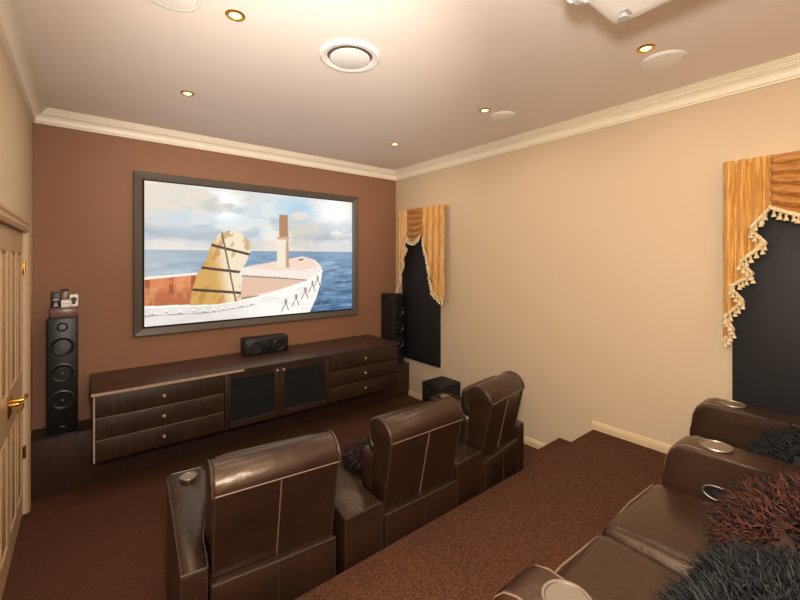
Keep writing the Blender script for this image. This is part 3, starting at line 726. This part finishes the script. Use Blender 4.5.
def shag_cushion(label, loc, rot, size, n, mk, pad, seed, ln=.040, wd=.0036):
    t = thing('shaggy_cushion', label, 'cushion', loc, 0, 'shaggy scatter cushions'); t.rotation_euler = rot
    sx, sy, sz = size
    def surf(u, v):   # square-ish cushion, pinched to the edges
        cu, su = math.cos(u), math.sin(u); cv, sv = math.cos(v), math.sin(v)
        e = lambda q, p: math.copysign(abs(q)**p, q)
        return Vector((sx/2*e(cv, .8)*e(cu, .55), sy/2*e(cv, .8)*e(su, .55), sz/2*e(sv, .9)))
    bm = B(); NU_, NV_ = 36, 18; rows = []
    for j in range(1, NV_):
        v = -PI/2+PI*j/NV_; rows.append([bm.verts.new(surf(2*PI*i/NU_, v)) for i in range(NU_)])
    lo, hi = bm.verts.new((0, 0, -sz/2)), bm.verts.new((0, 0, sz/2))
    for a, b in zip(rows, rows[1:]):
        for i in range(NU_): bm.faces.new((a[i], a[(i+1) % NU_], b[(i+1) % NU_], b[i]))
    for i in range(NU_):
        bm.faces.new((lo, rows[0][(i+1) % NU_], rows[0][i])); bm.faces.new((hi, rows[-1][i], rows[-1][(i+1) % NU_]))
    obj('pad', bm, M[pad], t, 60)
    rg = random.Random(seed); Rm = t.rotation_euler.to_matrix(); down = Rm.inverted() @ Vector((0, 0, -1))
    vs, fs, col = [], [], []
    for _ in range(n):
        u = rg.uniform(0, 2*PI); v = math.acos(math.sqrt(rg.random())**1.25) if rg.random() < .82 else rg.uniform(0, .5)
        if rg.random() < .28: v = -v
        p = surf(u, v)
        nn = Vector((p.x/(sx*sx), p.y/(sy*sy), p.z/(sz*sz))).normalized()
        d = (nn+.75*Vector((rg.gauss(0, 1), rg.gauss(0, 1), rg.gauss(0, 1)))*.62)
        d.normalize(); l = ln*rg.uniform(.65, 1.25)
        side = d.cross(Vector((rg.gauss(0, 1), rg.gauss(0, 1), rg.gauss(0, 1)))).normalized()
        curl = Vector((rg.gauss(0, 1), rg.gauss(0, 1), rg.gauss(0, 1)))*.25+down*.45
        c = rg.random(); w = wd*rg.uniform(.7, 1.3); b0 = len(vs); K = 4
        up = d.cross(side).normalized()
        for k in range(K+1):
            f = k/K; q = p+d*l*f+curl*l*f*f*.6; ww = w*(1-.75*f**2)*(.7+.3*math.sin(PI*min(1, f+.2)))
            vs += [q-side*ww, q+side*ww, q+up*ww*.55]; col += [c*(.85+.15*f)]*3
        for k in range(K):
            o_ = b0+3*k
            fs += [(o_, o_+1, o_+4, o_+3), (o_+1, o_+2, o_+5, o_+4), (o_+2, o_, o_+3, o_+5)]
        fs += [(b0+3*K, b0+3*K+1, b0+3*K+2)]
    me = bpy.data.meshes.new('shag'); me.from_pydata([tuple(v) for v in vs], [], fs); me.materials.append(M[mk])
    a = me.attributes.new('strand', 'FLOAT', 'POINT'); a.data.foreach_set('value', col)
    for p in me.polygons: p.use_smooth = True
    o = bpy.data.objects.new('shag', me); COL.objects.link(o); o.parent = t; o['kind'] = 'stuff'
    return t
shag_cushion('grey black shaggy cushion nearest the viewer on the sofa, bottom right corner', (1.115, .135, .866), (R(-20), R(2), R(-4)), (.42, .33, .13), 6000, 'shag_black', 'pad_black', 1)
shag_cushion('rust brown shaggy cushion on the sofa leaning against the middle armrest', (1.56, .168, .87), (R(-28), R(-3), R(3)), (.34, .33, .13), 5200, 'shag_brown', 'pad_brown', 2)
shag_cushion('black shaggy cushion on the far sofa seat, between the two right arms', (2.135, .19, .872), (R(-28), 0, 0), (.35, .34, .12), 4000, 'shag_black', 'pad_black', 3)
shag_cushion('dark brown shaggy cushion on the middle front recliner, peeking over the console', (1.235, 1.785, .553), (R(-14), R(3), R(4)), (.28, .28, .09), 2600, 'shag_dark', 'pad_brown', 4)

# ------------------------------------------------------------------ things on the ceiling
LIGHTS = [(.522, 2.87, 'gold rimmed downlight in the ceiling nearest the screen, left side'),
          (.522, 1.822, 'gold rimmed downlight left of the round air vent'),
          (2.272, 2.91, 'small gold downlight in the ceiling above the right end of the screen'),
          (2.268, 1.842, 'gold downlight beside the white ceiling speaker of the middle row'),
          (2.251, .786, 'gold downlight beside the near ceiling speaker, behind the projector'),
          (.522, .78, 'gold rimmed downlight over the left rear of the platform'),
          (.522, -.30, 'added unseen gold rimmed downlight over the rear left corner'), (2.26, -.30, 'added unseen gold rimmed downlight over the rear of the sofa')]  # last two are unseen, added for more light from behind
for x, y, lab in LIGHTS:
    t = thing('downlight', lab, 'light', (x, y, ZC), 0, 'recessed gold downlights')
    obj('ring', lathe(B(), [(.024, -.001), (.026, -.006), (.037, -.0065), (.042, -.003), (.042, -.0005), (.024, -.0005)], n=32), M['goldring'], t)
    obj('bulb', lathe(B(), [(0, -.0035), (.014, -.0035), (.024, -.002)], n=24), M['lamp'], t)
    ld = bpy.data.lights.new('downlight_beam', 'AREA'); ld.shape = 'DISK'; ld.size = .05; ld.energy = 3.5; ld.color = (1, .86, .68)
    lo = bpy.data.objects.new('downlight_beam', ld); COL.objects.link(lo); lo.location = (0, 0, -.012); lo.parent = t
t = thing('air_vent', 'large round white air vent in the middle of the ceiling', 'vent', (1.105, 1.806, ZC))
obj('outer_ring', lathe(B(), [(.118, -.0005), (.124, -.012), (.150, -.016), (.160, -.008), (.160, -.0005)], n=56), M['white'], t)
obj('throat', lathe(B(), [(.119, -.001), (0, -.001)], n=48), M['dark'], t)  # flat disc, shade of the throat put into its colour
obj('centre_disc', lathe(B(), [(0, -.022), (.092, -.022), (.106, -.018), (.106, -.014), (.02, -.010), (.02, -.001)], n=56), M['white'], t)
def ceiling_speaker(label, x, y, r):
    t = thing('ceiling_speaker', label, 'speaker', (x, y, ZC), 0, 'round white ceiling speakers')
    obj('rim', lathe(B(), [(r*.90, -.0005), (r*.90, -.009), (r*.96, -.010), (r, -.005), (r, -.0005)], n=48), M['white'], t)
    obj('grille', lathe(B(), [(r*.895, -.004), (r*.85, -.011), (r*.4, -.016), (0, -.017)], n=48), M['grille'], t)
ceiling_speaker('round white ceiling speaker near the cornice in the middle of the right side', 2.466, 1.836, .100)
ceiling_speaker('larger round white ceiling speaker at top right near the projector', 2.457, .777, .108)
ceiling_speaker('round white ceiling speaker cut off by the top edge of the photo', .276, 1.835, .108)

# projector
t = thing('projector', 'white projector hanging from the ceiling at the top of the photo', 'projector', (1.215, .43, 2.425))
obj('case', rbox(B(), -.235, .235, -.19, .175, 0, .115, .016, 10, (0, .012, .004)), M['white'], t)
bm = B(); lathe(bm, [(.052, 0), (.052, .022), (.044, .030), (.040, .022), (.038, .012)], (.0, .172, .045), (0, 1, 0), 36)
ln_ = obj('lens_barrel', bm, M['grey'], t)
obj('lens', lathe(B(), [(.041, .022), (.038, .034), (.028, .045), (.014, .051), (0, .053)], (.0, .172, .045), (0, 1, 0), 30), M['lens'], ln_)
for sx in (-.17, .17):
    obj('foot', lathe(B(), [(.010, .004), (.010, -.012), (.016, -.013), (.016, -.020), (0, -.021)], (sx, .12, 0), n=20), M['grey'], t)
obj('label_plate', box(B(), .15, .19, .10, .125, -.003, .002), M['grey'], t)
bm = B()
for k in range(6): box(bm, .2335, .2365, -.12+.03*k, -.105+.03*k, .03, .085)
obj('side_vent', bm, M['dark'], t)
bm = B(); lathe(bm, [(.022, .114), (.022, .264), (.06, .265), (.06, .2745), (0, .2745)], (0, -.02, 0), n=24); box(bm, -.07, .07, -.09, .05, .112, .122)
obj('ceiling_mount', bm, M['white'], t)

# ------------------------------------------------------------------ camera flash, an added fill spot and the exposure
fl = bpy.data.lights.new('camera_flash', 'POINT'); fl.energy = 106; fl.shadow_soft_size = .05; fl.color = (1, .955, .89)
fo = bpy.data.objects.new('camera_flash', fl); COL.objects.link(fo); fo.location = (.10, .05, 1.87)
# extra spot added at the flash position to brighten the far ceiling
fu = bpy.data.lights.new('ceiling_fill_spot', 'SPOT'); fu.energy = 230; fu.shadow_soft_size = .05; fu.color = (1, .955, .89)
fu.spot_size = R(60); fu.spot_blend = 1
fo = bpy.data.objects.new('ceiling_fill_spot', fu); COL.objects.link(fo); fo.location = (.10, .05, 1.87)
fo.rotation_euler = Vector((1.25, 3.0, .85)).to_track_quat('-Z', 'Y').to_euler()
w = bpy.data.worlds.new('world'); S.world = w; w.use_nodes = True
w.node_tree.nodes['Background'].inputs[0].default_value = (.02, .02, .02, 1)

cam = bpy.data.cameras.new('camera'); co_ = bpy.data.objects.new('camera', cam); COL.objects.link(co_)
cam.sensor_width = 36; cam.lens = 36*393/800; cam.shift_y = -.05; cam.clip_start = .02
co_.location = (0, 0, 1.61); co_.rotation_euler = (R(90), 0, -math.atan2(315, 393))
S.camera = co_
S.view_settings.view_transform = 'Standard'; S.view_settings.look = 'None'; S.view_settings.gamma = 1
S.view_settings.use_curve_mapping = False
S.view_settings.exposure = 0.14
